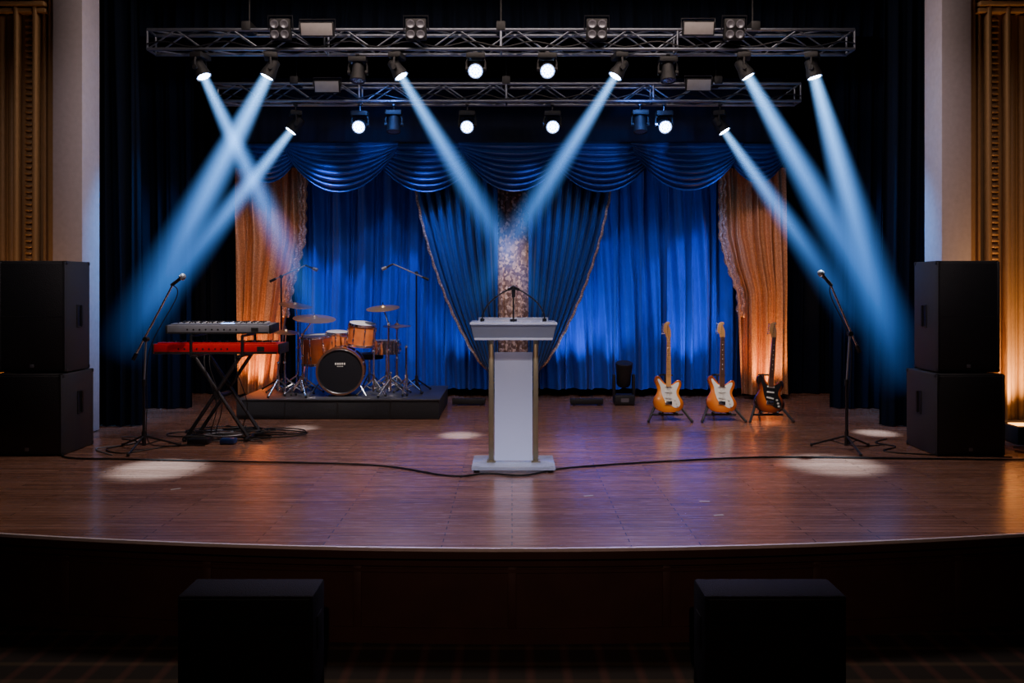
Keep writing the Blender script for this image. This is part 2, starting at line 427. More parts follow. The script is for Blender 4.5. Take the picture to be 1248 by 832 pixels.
# ------------------------------------------------------------------ truss
def truss(L, y, z, cx, size=.21):
    b = B(); h = size/2
    for dy in (-h, h):
        for dz in (-h, h): b.cyl((-L/2, dy, dz), (L/2, dy, dz), .020, ALU, n=12)
    nb = int(L/.3); st = L/nb
    for i in range(nb):
        x0 = -L/2+i*st; x1 = x0+st; a, c = (h, -h) if i % 2 else (-h, h)
        for dy in (-h, h): b.cyl((x0, dy, a), (x1, dy, c), .009, ALU, n=8)
        for dz in (-h, h): b.cyl((x0, a, dz), (x1, c, dz), .009, ALU, n=8)
    for x in (-L/2, -L/4, 0, L/4, L/2):
        for dy in (-h, h): b.cyl((x, dy, -h), (x, dy, h), .013, ALU, n=8)
        for dz in (-h, h): b.cyl((x, -h, dz), (x, h, dz), .013, ALU, n=8)
    for x in (-L*.36, 0, L*.36): b.cyl((x, 0, h), (x, 0, 6.6-z), .010, BLACK, n=8); b.box((x, 0, h+.04), (.1, .26, .1), BLACK, .01)
    pts = [(-L/2+L*i/80, -h-.02, -h+.05+.03*sin(i*.9)) for i in range(81)]; b.tube(pts, .008, RUBBER, 6)
    b.make('lighting_truss', loc=(cx, y, z))
truss(7.62, 8.95, 4.17, -.12)
truss(7.1, 10.0, 3.85, -.07)

HS = .74
def moving_head(pivot, d, top, lit=True):
    b = B(); d = Vector(d).normalized(); q = d.to_track_quat('Z', 'Y').to_matrix().to_4x4()
    hz = Vector((d.x, d.y, 0)); hz = hz.normalized() if hz.length > .05 else Vector((0, -1, 0))
    side = Vector((-hz.y, hz.x, 0)); tp = (top-pivot[2])/HS
    b.lathe([(0, -.15), (.06, -.15), (.085, -.13), (.09, -.03), (.1, .03), (.11, .06), (.115, .13), (.108, .135), (.1, .125), (.1, .10)], BLACK, q, 24, cap=False)
    b.lathe([(.101, .12), (.0, .122)], LEDB if lit else BLIND, q, 24, cap=False)
    for ring, (rr, k) in enumerate(((0, 1), (.036, 6), (.074, 12))):
        for i in range(k):
            a = 2*pi*i/k; b.sphere((rr*cos(a), rr*sin(a), .124), .015, LED if lit else BLIND, (1, 1, .5), 8, q)
    for t in (-1, 1):
        p = side*t*.135
        b.tube([p, p+Vector((0, 0, .1)), p*.85+Vector((0, 0, .15))], .017, BLACK, 8)
        b.cyl(p*.8, p*1.12, .035, BLACK, n=14)
    ang = math.atan2(side.y, side.x)
    b.box((0, 0, .185), (.27, .19, .08), BLACK, .015, rot=(0, 0, ang))
    b.cyl((0, 0, .2), (0, 0, tp-.01), .014, BLKMET, n=8)
    b.box((0, 0, tp-.02), (.06, .08, .035), BLKMET, .008)
    return b.make('moving_head_light', loc=pivot, sc=HS)

BEAM = beam_mat('emissive_light_beam', (.22, .52, 1.0), (.035, .23, .92), 9.2)
def beam(p, d, r, L):
    V = []; n = 40; r = r*1.5
    for z, rr in ((0, .20), (1, 1)):
        for i in range(n): a = 2*pi*i/n; V.append((rr*cos(a), rr*sin(a), z))
    F = [[i, (i+1) % n, n+(i+1) % n, n+i] for i in range(n)]+[list(range(n))[::-1], list(range(n, 2*n))]
    b = B(); b.add(V, F, BEAM); o = b.make('light_beam', loc=p+d*.01)
    o.rotation_mode = 'QUATERNION'; o.rotation_quaternion = d.to_track_quat('Z', 'Y'); o.scale = (r, r, L)

def spot(name, p, target, energy, col, ang, blend=.6, r=.05):
    l = bpy.data.lights.new(name, 'SPOT'); l.energy = energy; l.color = col; l.spot_size = radians(ang); l.spot_blend = blend; l.shadow_soft_size = r
    o = bpy.data.objects.new(name, l); COL.objects.link(o); o.location = p
    o.rotation_euler = (Vector(target)-Vector(p)).to_track_quat('-Z', 'Y').to_euler(); return o
def area(name, p, target, energy, col, sx, sy):
    l = bpy.data.lights.new(name, 'AREA'); l.shape = 'RECTANGLE'; l.size = sx; l.size_y = sy; l.energy = energy; l.color = col
    o = bpy.data.objects.new(name, l); COL.objects.link(o); o.location = p
    o.rotation_euler = (Vector(target)-Vector(p)).to_track_quat('-Z', 'Y').to_euler(); return o

TF = 4.17-.13; YF = 8.85
# (x, sideways slope of the beam, length, end radius)
front = [(-3.36, .50, 3.2, .22), (-2.60, -.47, 3.4, .29), (-1.24, .60, 3.0, .21), (-.39, None, 0, 0), (.38, None, 0, 0),
         (1.16, -.62, 3.0, .21), (2.50, .52, 3.3, .26), (3.24, .23, 3.5, .28)]
for x, sl, L, r in front:
    pv = (x, YF, 3.85)
    if sl is not None:
        d = Vector((sl, -.12, -1)).normalized()
        moving_head(pv, d, TF); s = Vector(pv)+d*.095; beam(s, d, r, L)
    else: moving_head(pv, (0, -1, -.5), TF)
for x in (-1.68, 1.70): moving_head((x, YF+.1, 3.84), (0, -.2, -1), TF, False)
TR = 3.85-.13; YR = 9.93
rear = [(-2.62, -.68, 2.9, .23), (-1.84, None, 0, 0), (-.54, None, 0, 0), (.49, None, 0, 0), (1.84, None, 0, 0), (2.52, .60, 2.9, .21)]
for x, sl, L, r in rear:
    pv = (x, YR, 3.46)
    if sl is not None:
        d = Vector((sl, -.25, -1)).normalized(); moving_head(pv, d, TR); s = Vector(pv)+d*.095; beam(s, d, r, L)
    else: moving_head(pv, (0, -1, -.45), TR)
for x in (-1.43, 1.55): moving_head((x, YR, 3.47), (0, -.2, -1), TR, False)

def blinder(x, y, z):
    b = B(); b.box((0, 0, 0), (.22, .07, .22), BLACK, .01)
    for i in (-.052, .052):
        for j in (-.052, .052): b.lathe([(.042, 0), (.046, .02), (.036, .022), (.02, .015), (0, .01)], BLIND, Matrix.Translation((i, -.036, j)) @ Matrix.Rotation(pi/2, 4, 'X'), 16)
    b.tube([(-.13, 0, 0), (-.13, 0, .14), (.13, 0, .14), (.13, 0, 0)], .008, BLKMET, 6); b.make('blinder_light', loc=(x, y, z), rot=(.2, 0, 0))
for x in (-2.46, -1.02, .9, 2.36): blinder(x, 8.73, 4.24)
def panel(x, y, z, w):
    b = B(); b.box((0, 0, 0), (w, .05, .15), BLACK, .01); b.box((0, -.027, 0), (w-.03, .01, .125), PANEL, .003)
    b.tube([(-w/2-.01, 0, 0), (-w/2-.01, .04, .1), (w/2+.01, .04, .1), (w/2+.01, 0, 0)], .008, BLKMET, 6); b.make('flood_light_panel', loc=(x, y, z), rot=(.3, 0, 0))
panel(-2.07, 8.72, 4.24, .36); panel(1.98, 8.72, 4.25, .34); panel(-2.2, 9.77, 3.89, .31); panel(2.22, 9.77, 3.91, .31)

# ------------------------------------------------------------------ loudspeakers
def speaker(name, x0, x1, y0, z0, z1, depth, handle_z):
    w = x1-x0; h = z1-z0; b = B()
    b.box((0, depth/2, h/2), (w, depth, h-.004), CAB, .014)
    b.box((0, .0, h/2), (w-.03, .02, h-.04), GRILLE, .008)
    for sx in (-1, 1):
        b.box((sx*(w/2-.012), -.006, h/2), (.02, .02, h-.02), CAB, .005)
        hx = sx*(w/2+.001)
        for dy in (-.045, .045): b.box((hx, depth*.55+dy, handle_z), (.012, .014, .2), BLACK, .004)
        for dz in (-.1, .1): b.box((hx, depth*.55, handle_z+dz), (.012, .104, .014), BLACK, .004)
        b.box((hx-.004*sx, depth*.55, handle_z), (.008, .085, .19), RUBBER)
        b.cyl((hx+.004*sx, depth*.55+.02, handle_z-.1), (hx+.004*sx, depth*.55+.02, handle_z+.1), .009, BLKMET, n=8)
    for cz in (.02, h-.02):
        for sx in (-1, 1):
            for yy in (.02, depth-.02): b.box((sx*(w/2-.018), yy, cz), (.042, .042, .038), BLACK, .01)
    b.box((0, -.012, .06), (.035, .004, .03), SILVK, .001)
    if 'sub' not in name: b.box((0, -.012, h*.5), (w-.05, .006, .008), CAB)
    b.make(name, loc=((x0+x1)/2, y0, z0))
speaker('subwoofer', -4.62, -4.0, 7.3, .0, .73, .55, .44)
speaker('pa_speaker', -4.60, -4.0, 7.36, .735, 1.74, .42, .5)
speaker('subwoofer', 3.77, 4.38, 7.3, .0, .73, .55, .44)
speaker('pa_speaker', 3.81, 4.37, 7.36, .735, 1.74, .42, .5)
def front_sub(x0, x1):
    b = B(); w = x1-x0; h = .585; D = .24
    b.box((0, D/2, h/2), (w, D, h), DARKBOX, .012); b.box((0, 0, h/2), (w-.03, .02, h-.03), DARKBOX, .006)
    for sx in (-1, 1): b.box((sx*(w/2), D/2, .38), (.012, .1, .16), DARKBOX, .004)
    for i in range(5): b.box((0, -.012, .1+.09*i), (w-.06, .006, .008), DARKBOX)
    b.make('front_fill_subwoofer', loc=((x0+x1)/2, 3.92, FZ+.001))
front_sub(-1.60, -.95); front_sub(.92, 1.60)

# ------------------------------------------------------------------ lectern
b = B()
b.box((0, .0, .035), (.68, .46, .03), CLEAR, .006)
for x in (-.3, .3):
    for y in (-.19, .19): b.cyl((x, y, .0), (x, y, .02), .025, BLKMET)
for x in (-.185, .185): b.box((x, -.02, .56), (.042, .06, 1.03), BRASS, .005); b.box((x, -.02, .055), (.075, .09, .012), BRASS, .002)
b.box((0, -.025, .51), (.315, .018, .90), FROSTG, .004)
b.prism([(-.345, 1.195), (.345, 1.195), (.315, 1.075), (-.315, 1.075)], -.215, -.203, FROST2)
for s in (-1, 1): b.box((s*.328, 0, 1.135), (.010, .41, .12), FROST2, .002, rot=(0, s*.22, 0))
b.box((0, 0, 1.078), (.63, .42, .014), CLEAR, .003)
b.box((0, -.212, 1.082), (.635, .012, .016), FROST, .002)
b.box((0, .0, 1.206), (.71, .47, .018), CLEAR, .005); b.box((0, -.234, 1.206), (.70, .006, .014), FROST, .001)
b.box((0, .225, 1.225), (.6, .012, .03), CLEAR, .003)
for s in (-1, 1):
    pts = catmull([(s*.26, .02, 1.22), (s*.255, .02, 1.28), (s*.2, .0, 1.37), (s*.1, -.03, 1.45), (s*.02, -.05, 1.49)], 8)
    b.tube(pts, .0065, RUBBER, 8); b.cyl((s*.26, .02, 1.215), (s*.26, .02, 1.24), .018, BLKMET)
    b.cyl((s*.045, -.04, 1.480), (s*.0, -.06, 1.50), .012, RUBBER, r1=.015)
b.cyl((0, .02, 1.215), (0, .02, 1.44), .007, RUBBER); b.cyl((0, .02, 1.215), (0, .02, 1.235), .03, BLKMET)
b.cyl((0, .02, 1.42), (0, -.02, 1.51), .015, RUBBER, r1=.018)
b.make('lectern', loc=(.012, 6.86, 0))

# ------------------------------------------------------------------ mic stands
def tripod(b, x, y, z, R, h, m=BLKMET, r=.009, a0=.3, n=3):
    for i in range(n):
        a = a0+2*pi*i/n; e = Vector((x+R*cos(a), y+R*sin(a), z+.018))
        b.cyl((x, y, z+h), e, r, m, n=8); b.sphere(e, .016, RUBBER, n=8)
        b.cyl((x, y, z+h*.35), (x+R*.45*cos(a), y+R*.45*sin(a), z+h*.57), r*.6, m, n=6)
    b.cyl((x, y, z+h*.3), (x, y, z+h+.04), .018, m, n=10)
def mic_stand(loc, jz, lo, hi, mc, name='microphone_stand'):
    b = B(); tripod(b, 0, 0, 0, .31, .13, a0=pi/6)
    b.cyl((0, 0, .06), (0, 0, .62), .0125, BLKMET); b.cyl((0, 0, .6), (jz[0], 0, jz[1]), .009, SILVK); b.cyl((0, 0, .59), (0, 0, .65), .018, BLACK)
    j = Vector((jz[0], 0, jz[1])); lo = Vector(lo); hi = Vector(hi); mc = Vector(mc)
    b.cyl(j+Vector((0, -.03, 0)), j+Vector((0, .03, 0)), .022, BLACK); b.cyl(lo, hi, .009, CHROME)
    b.cyl(lo, lo+(hi-lo).normalized()*.07, .017, BLACK)
    d = (mc-hi).normalized(); b.cyl(hi-d*.02, hi+d*.05, .016, BLACK)
    b.cyl(hi, mc, .011, BLKMET, r1=.018); q = Matrix.Translation(mc+d*.015) ; b.sphere((0, 0, 0), .03, SILVK, (1, 1, 1), 14, q)
    b.cyl(mc-d*.005, mc+d*.006, .030, CHROME, n=16)
    pts = catmull([hi-d*.01, hi+Vector((.02, .03, -.12)), j+Vector((.02, .03, -.1)), Vector((.02, .02, .4)), Vector((.03, .02, .08)), Vector((.15, .12, .012)), Vector((.45, .2, .009))], 8)
    b.tube(pts, .005, RUBBER, 6); b.make(name, loc=loc)
mic_stand((-3.40, 7.58, 0), (.02, 1.02), (-.10, 0, .83), (.27, 0, 1.53), (.36, -.03, 1.59))
mic_stand((3.09, 7.58, 0), (.03, 1.07), (.12, 0, .90), (-.15, 0, 1.53), (-.24, -.03, 1.62))

# ------------------------------------------------------------------ keyboards
b = B()
for y in (-.18, .18):
    b.cyl((-.30, y, .035), (.22, y, .82), .018, BLKMET, n=10); b.cyl((.30, y, .035), (-.22, y, .82), .018, BLKMET, n=10)
for x in (-.30, .30): b.cyl((x, -.24, .026), (x, .24, .026), .02, BLKMET, n=10); b.sphere((x, -.24, .026), .022, RUBBER, n=8); b.sphere((x, .24, .026), .022, RUBBER, n=8)
for x in (-.22, .22): b.box((x, 0, .828), (.045, .44, .025), BLKMET, .005)
b.cyl((0, -.2, .43), (0, .2, .43), .03, BLKMET)
for x in (-.25, .25):
    b.cyl((x, .20, .82), (x, .20, 1.025), .014, BLKMET, n=8); b.cyl((x, .20, 1.025), (x, -.16, 1.025), .012, BLKMET, n=8)
    b.cyl((x, -.20, .82), (x, -.20, 1.025), .014, BLKMET, n=8); b.cyl((x, -.2, 1.025), (x, -.15, 1.025), .012, BLKMET, n=8)
b.make('keyboard_stand', loc=(-2.88, 8.2, 0))
def keyboard(name, L, D, H, body, loc, nw, rot=0.):
    b = B(); h = H
    b.box((0, 0, h/2), (L, D, h), body, .008)
    for s in (-1, 1): b.box((s*(L/2+.008), 0, h/2), (.018, D+.004, h), BLACK, .006)
    kw = (L-.14)/nw
    for i in range(nw): b.box((-L/2+.07+kw*(i+.5), D*.22, h+.006), (kw*.93, D*.5, .012), IVORY, .002)
    for i in range(nw):
        if i % 7 in (0, 1, 3, 4, 5): b.box((-L/2+.07+kw*(i+1), D*.14, h+.016), (kw*.5, D*.3, .012), BLACK, .002)
    b.box((0, -D*.27, h+.006), (L-.06, D*.36, .012), REDK if body is REDK else SILVK, .003)
    for i in range(16): b.cyl((-L*.42+L*.84*i/15, -D*.22, h+.01), (-L*.42+L*.84*i/15, -D*.22, h+.022), .007, BLACK, n=10)
    b.box((.08*L, -D*.3, h+.014), (.12, .045, .006), LEDB if body is SILVK else BLKMET)
    for i in range(9): b.cyl((-L*.3+.06*i, -D/2-.004, h*.5), (-L*.3+.06*i, -D/2+.01, h*.5), .009, BLACK, n=10)
    b.box((L*.36, -D/2-.002, h*.5), (.07, .006, h*.45), BLACK)
    b.box((0, -D/2-.001, h*.12), (L-.02, .004, h*.2), BLACK)
    b.make(name, loc=loc, rot=(rot, 0, 0))
keyboard('stage_piano_keyboard', 1.22, .33, .10, REDK, (-2.90, 8.2, .846), 44)
keyboard('synthesizer_keyboard', 1.0, .30, .085, SILVK, (-2.88, 8.19, 1.052), 35, .06)
b = B(); random.seed(11)
for k in range(14):
    cx, cy = -2.85+random.uniform(-.35, .45), 8.15+random.uniform(-.3, .25); pts = []
    R = random.uniform(.08, .26); ph = random.random()*6
    for i in range(9): a = ph+i*.85; pts.append((cx+R*cos(a)*(1+.3*random.random())*1.4, cy+R*.7*sin(a)*(1+.3*random.random()), .008+.012*random.random()+.004*k))
    b.tube(catmull(pts, 6), .007, RUBBER if k % 4 else SILVK, 6)
for x in (-2.7, -3.0, -2.95):
    b.tube(catmull([(x, 8.0, .84), (x+.03, 7.95, .7), (x+.12, 8.0, .35), (x+.05, 8.05, .04), (x+.3, 7.9, .012)], 8), .005, RUBBER, 6)
b.box((-3.0, 7.88, .03), (.2, .12, .05), BLKMET, .01); b.box((-2.72, 7.87, .03), (.14, .1, .05), BLUES, .01)
b.make('cable_tangle')
def cable(pts, r=.008, m=RUBBER):
    b = B(); b.tube(catmull([(p[0], p[1], r+.001) for p in pts], 10), r, m, 6); b.make('floor_cable')
cable([(-4.1, 8.0), (-3.97, 7.25), (-3.3, 7.12), (-2.6, 7.05), (-1.2, 6.9), (-.5, 6.5), (-.2, 6.58), (.1, 6.52), (.45, 6.78), (1.24, 7.02), (2.1, 7.2), (2.78, 7.2), (3.6, 7.15), (4.5, 7.12), (5, 7.4)])
cable([(-3.85, 8.1), (-3.6, 7.9), (-3.75, 7.6), (-3.5, 7.4), (-3.2, 7.75), (-2.9, 7.75)], .006)
cable([(-3.9, 8.2), (-3.7, 8.15), (-3.65, 7.8), (-3.85, 7.6), (-3.55, 7.3)], .006, SILVK)
cable([(3.7, 8.1), (3.5, 7.9), (3.6, 7.7), (3.4, 7.5), (3.65, 7.35), (4.4, 7.22)], .006)
cable([(4.6, 7.5), (4.75, 7.3), (4.9, 7.5), (4.7, 7.7)], .007)
b = B()
for x, y, a in ((.55, 5.9, .3), (1.35, 5.75, 0), (1.36, 5.4, .2), (-2.5, 6.1, .6)): b.box((x, y, .0015), (.07, .02, .002), IVORY, rot=(0, 0, a))
b.make('floor_spike_tape')

# ------------------------------------------------------------------ drum riser and kit
b = B(); b.box((0, 0, .112), (2.3, 1.3, .218), RISER, .008); b.box((0, 0, .222), (2.32, 1.32, .016), RISERT, .004)
for x in (-.6, 0, .6): b.box((x, -.652, .11), (.012, .006, .2), BLACK)
b.make('drum_riser', loc=(-1.98, 9.97, 0))
RZ = .232
b = B()
def drum(b, c, axis, r, L, shell, top, bottom=None, lugs=8, hoop=CHROME):
    M = Matrix.Translation(c) @ Vector(axis).to_track_quat('Z', 'Y').to_matrix().to_4x4()
    b.lathe([(r, -L/2), (r, L/2)], shell, M, 36, cap=False)
    b.lathe([(r*.98, L/2+.004), (0, L/2+.005)], top, M, 36, cap=False); b.lathe([(r*.98, -L/2-.004), (0, -L/2-.005)], bottom or top, M, 36, cap=False)
    for z in (-L/2, L/2):
        sg = 1 if z > 0 else -1; b.lathe([(r*1.0, z-sg*.012), (r*1.045, z-sg*.012), (r*1.05, z+sg*.016), (r*.97, z+sg*.016), (r*.97, z)], hoop, M, 36, cap=False)
    for i in range(lugs):
        a = 2*pi*(i+.5)/lugs
        p = Vector((cos(a)*r*1.045, sin(a)*r*1.045, 0))
        b.cyl(p+Vector((0, 0, -L/2)), p+Vector((0, 0, L/2)), .005, CHROME, n=6, M=M)
        for z in (-L*.25, L*.25): b.box(tuple(Vector((cos(a)*r*1.02, sin(a)*r*1.02, z))), (.025, .02, .045), CHROME, .004, rot=(0, 0, a), M=M)
def cymbal(b, c, r, tilt=(.1, -.1), foot=None, a0=.3):
    M = Matrix.Translation(c) @ Euler((tilt[0], tilt[1], 0)).to_matrix().to_4x4()
    b.lathe([(0, .028), (r*.12, .024), (r*.2, .008), (r*.6, .0), (r, -.012), (r, -.015), (r*.6, -.004), (0, .006)], BRONZE, M, 40)
    b.cyl((c[0], c[1], c[2]-.02), (c[0], c[1], c[2]+.06), .007, CHROME, n=8)
    if foot:
        b.cyl((foot[0], foot[1], RZ+.1), (foot[0], foot[1], c[2]-.2), .012, CHROME, n=10); b.cyl((foot[0], foot[1], c[2]-.2), (c[0], c[1], c[2]), .009, CHROME, n=8)
        b.sphere((foot[0], foot[1], c[2]-.2), .022, CHROME, n=8); b.sphere((foot[0], foot[1], (c[2]+RZ)/2), .020, CHROME, n=8)
        tripod(b, foot[0], foot[1], RZ, .24, .2, CHROME, .010, a0)
bd = Vector((-2.02, 9.72, RZ+.29)); ax = Vector((.12, -1, 0))
drum(b, bd, ax, .265, .36, DRUMW, HEADB, HEAD, 10, hoop=mat('dark_wood_hoop', (.09, .04, .024), .3, coat=.5))
Mb = Matrix.Translation(bd) @ ax.to_track_quat('Z', 'Y').to_matrix().to_4x4()
b.lathe([(.262, .188), (.256, .198), (.250, .188)], CHROME, Mb, 40, cap=False)
for i in range(5): b.box((-.05+.025*i, .09, .187), (.016, .022, .002), IVORY, M=Mb)
for i in range(3): b.box((-.025+.025*i, .06, .187), (.018, .007, .002), IVORY, M=Mb)
for s in (-1, 1): b.cyl(bd+Vector((s*.2, -.1, -.1)), (bd.x+s*.33, 9.5, RZ+.012), .009, CHROME, n=8)
b.box((bd.x, 9.95, RZ+.03), (.1, .28, .02), CHROME, .004)
drum(b, (-1.80, 9.82, .94), (.12, -.12, 1), .16, .24, DRUMW, HEAD)
drum(b, (-2.38, 10.02, .74), (-.05, -.08, 1), .19, .32, DRUMW, HEAD)
drum(b, (-2.16, 10.15, .84), (.05, -.1, 1), .14, .20, DRUMW, HEAD)
drum(b, (-1.56, 10.2, .76), (0, 0, 1), .17, .14, CHROME, HEAD)
for a in (.4, 2.5, 4.4): b.cyl((-2.38+.21*cos(a), 10.02+.21*sin(a), .72), (-2.38+.24*cos(a), 10.02+.24*sin(a), RZ+.01), .009, CHROME, n=8)
b.cyl((-1.98, 9.85, .76), (-1.96, 9.85, .98), .013, CHROME); b.cyl((-1.96, 9.85, .93), (-1.86, 9.84, .93), .011, CHROME); b.cyl((-1.98, 9.87, .90), (-2.12, 10.05, .90), .011, CHROME)
b.cyl((-1.56, 10.2, RZ+.08), (-1.56, 10.2, .68), .012, CHROME); tripod(b, -1.56, 10.2, RZ, .22, .18, CHROME, .009, .9)
cymbal(b, (-2.34, 9.72, 1.14), .25, (.16, .08), (-2.5, 9.8), .2)
cymbal(b, (-2.64, 10.0, 1.29), .20, (.12, .15), (-2.62, 10.05), 1.0)
cymbal(b, (-1.55, 9.85, 1.26), .20, (.18, -.05), (-1.48, 9.85), .5)
cymbal(b, (-1.40, 9.98, 1.04), .17, (.04, 0), (-1.40, 9.98), 1.4); cymbal(b, (-1.40, 9.98, 1.015), .17, (pi+.04, 0))
cymbal(b, (-2.68, 9.72, .98), .15, (.12, .1), (-2.70, 9.75), .8)
for fx, fy, h in ((-1.62, 9.62, .75), (-2.72, 9.55, .62), (-2.45, 9.55, .4), (-1.25, 9.7, .8), (-1.42, 9.56, .5)):
    tripod(b, fx, fy, RZ, .2, .2, CHROME, .009, fx*3); b.cyl((fx, fy, RZ+.1), (fx, fy, h), .012, CHROME, n=8); b.sphere((fx, fy, h), .02, CHROME, n=8)
b.lathe([(0, .0), (.17, .0), (.18, .03), (.17, .07), (0, .08)], BLACK, Matrix.Translation((-1.80, 10.36, .60)), 24); b.cyl((-1.80, 10.36, RZ+.1), (-1.80, 10.36, .60), .015, CHROME); tripod(b, -1.80, 10.36, RZ, .18, .2, CHROME, .009, .1)
b.make('drum_kit')
def overhead(px, py, jz, lo, hi, mc):
    b = B(); tripod(b, 0, 0, 0, .24, .16, a0=.9)
    b.cyl((0, 0, .1), (0, 0, jz), .010, BLKMET); b.sphere((0, 0, jz), .024, BLACK, n=10)
    b.cyl(lo, hi, .009, SILVK); d = (Vector(hi)-Vector(lo)).normalized(); b.cyl(lo, Vector(lo)+d*.08, .016, BLACK)
    b.cyl(hi, mc, .012, BLKMET); b.cyl(mc, Vector(mc)+(Vector(mc)-Vector(hi)).normalized()*.06, .022, SILVK)
    b.make('overhead_microphone_stand', loc=(px, py, RZ))
overhead(-2.84, 10.1, 1.40, (-.14, 0, 1.34), (.30, 0, 1.54), (.40, -.02, 1.50))
overhead(-1.16, 9.95, 1.44, (.15, -.02, 1.36), (-.28, .0, 1.55), (-.36, -.02, 1.51))

# ------------------------------------------------------------------ guitars
OUT = [(0, 0), (-.08, .006), (-.135, .04), (-.160, .10), (-.152, .155), (-.126, .20), (-.114, .24), (-.124, .285), (-.143, .325), (-.150, .36), (-.137, .395),
       (-.112, .408), (-.09, .393), (-.066, .36), (-.046, .335), (-.03, .318), (.03, .312), (.045, .318), (.068, .338), (.095, .362), (.122, .362), (.138, .335),
       (.137, .295), (.119, .255), (.11, .222), (.12, .185), (.146, .145), (.161, .10), (.143, .042), (.088, .008)]
PG = [(-.02, .10), (-.055, .16), (-.075, .22), (-.085, .28), (-.105, .33), (-.115, .365), (-.10, .37), (-.07, .335), (-.035, .305), (.03, .300), (.055, .315), (.085, .335), (.11, .335), (.105, .30), (.085, .25),
      (.085, .2), (.11, .15), (.125, .10), (.105, .06), (.07, .055), (.03, .075)]
HD = [(-.021, .84), (-.026, .865), (-.032, .885), (-.045, .90), (-.047, .93), (-.043, .97), (-.035, 1.0), (-.012, 1.02), (.012, 1.015), (.016, .995), (.004, .98), (.012, .955), (.022, .92), (.024, .88), (.021, .84)]
def guitar(loc, rot, bodym, pg, board):
    b = B(); o = [(p.x*1.06, p.y) for p in catmull([(x, z, 0) for x, z in OUT], 4, True)]
    b.prism(o, -.022, .022, bodym, ch=.007)
    g = [(p.x*1.06, p.y) for p in catmull([(x, z, 0) for x, z in PG], 3, True)]; b.prism(g, -.026, -.021, pg)
    def taper(z0, z1, w0, w1, y0, y1, m): b.prism([(-w0/2, z0), (w0/2, z0), (w1/2, z1), (-w1/2, z1)], y0, y1, m)
    taper(.29, .845, .056, .042, -.034, -.012, MAPLE); taper(.285, .845, .056, .042, -.040, -.034, board)
    for i in range(21):
        z = .845-.64*(1-2**(-(i+1)/12.)); b.box((0, -.0405, z), (.048, .003, .0022), CHROME)
    for i in (2, 4, 6, 8, 11, 14): z = .845-.64*(1-2**(-(i+.5)/12.)); b.cyl((0, -.0412, z), (0, -.040, z), .004, PGW if board is ROSE else BLACK, n=8)
    h = [(p.x*1.2, p.y) for p in catmull([(x, z, 0) for x, z in HD], 3, True)]; b.prism(h, -.030, -.014, MAPLE, ch=.003)
    for i in range(6):
        z = .882+.022*i; x = -.050+.001*i
        b.cyl((x-.018, -.022, z), (x+.006, -.022, z), .0035, CHROME, n=6); b.box((x-.022, -.022, z), (.012, .007, .013), CHROME, .002); b.cyl((-.018+.002*i, -.036, z), (-.018+.002*i, -.028, z), .004, CHROME, n=8)
    for i, z in enumerate((.285, .225, .16)): b.box((0, -.029, z), (.082, .009, .018), PGW if pg is PGB else IVORY, .003, rot=(0, .12 if i == 2 else 0, 0))
    b.box((0, -.027, .105), (.08, .014, .042), CHROME, .003)
    for x, z in ((.075, .145), (.09, .11), (.10, .078)): b.cyl((x, -.04, z), (x, -.024, z), .011, IVORY if pg is PGB else PGW, n=12)
    for i in range(6): x = -.025+.010*i; b.cyl((x, -.036, .11), (x*.62, -.0435, .86), .0007, CHROME, n=4)
    b.cyl((0, 0, -.012), (0, 0, .004), .007, CHROME, n=8)
    return b.make('electric_guitar', loc=loc, rot=rot)
def gstand(loc, w=.24):
    b = B()
    for s in (-1, 1):
        b.cyl((s*.05, .10, .30), (s*w, -.20, .018), .014, RUBBER, n=8); b.sphere((s*w, -.20, .018), .018, RUBBER, n=8)
        b.tube(catmull([(s*.03, .0, .11), (s*.085, -.03, .085), (s*.095, -.09, .08), (s*.09, -.125, .11)], 5), .013, RUBBER, 8)
        b.cyl((s*.03, .0, .11), (s*.03, .095, .30), .011, BLKMET, n=8)
    b.cyl((0, .10, .34), (0, .26, .018), .012, RUBBER, n=8); b.sphere((0, .26, .018), .018, RUBBER, n=8)
    b.cyl((0, .02, .14), (0, .11, .50), .010, BLKMET, n=8); b.cyl((-.05, .105, .32), (.05, .105, .32), .020, BLACK, n=10)
    b.tube(catmull([(-.07, .05, .50), (-.05, .10, .50), (0, .115, .5), (.05, .10, .50), (.07, .05, .50)], 5), .010, RUBBER, 8)
    b.cyl((-.17, -.06, .07), (.17, -.06, .07), .012, RUBBER, n=8)
    b.make('guitar_stand', loc=loc)
SB1 = sunburst('amber_burst', (.85, .30, .03), (.68, .18, .012), (.26, .05, .005), .42, .92)
SB2 = sunburst('orange_burst', (.82, .24, .035), (.62, .13, .012), (.22, .035, .005), .42, .92)
SB3 = sunburst('dark_sunburst', (.60, .15, .02), (.30, .05, .01), (.02, .008, .006), .34, .80)
for (x, lean, bm_, pg, bd_) in ((1.75, .03, SB1, PGW, MAPLE), (2.345, .05, SB2, PGW, ROSE), (2.875, .115, SB3, PGB, ROSE)):
    gstand((x, 9.28, 0)); guitar((x, 9.20, .098), (-.16, lean, 0), bm_, pg, bd_)

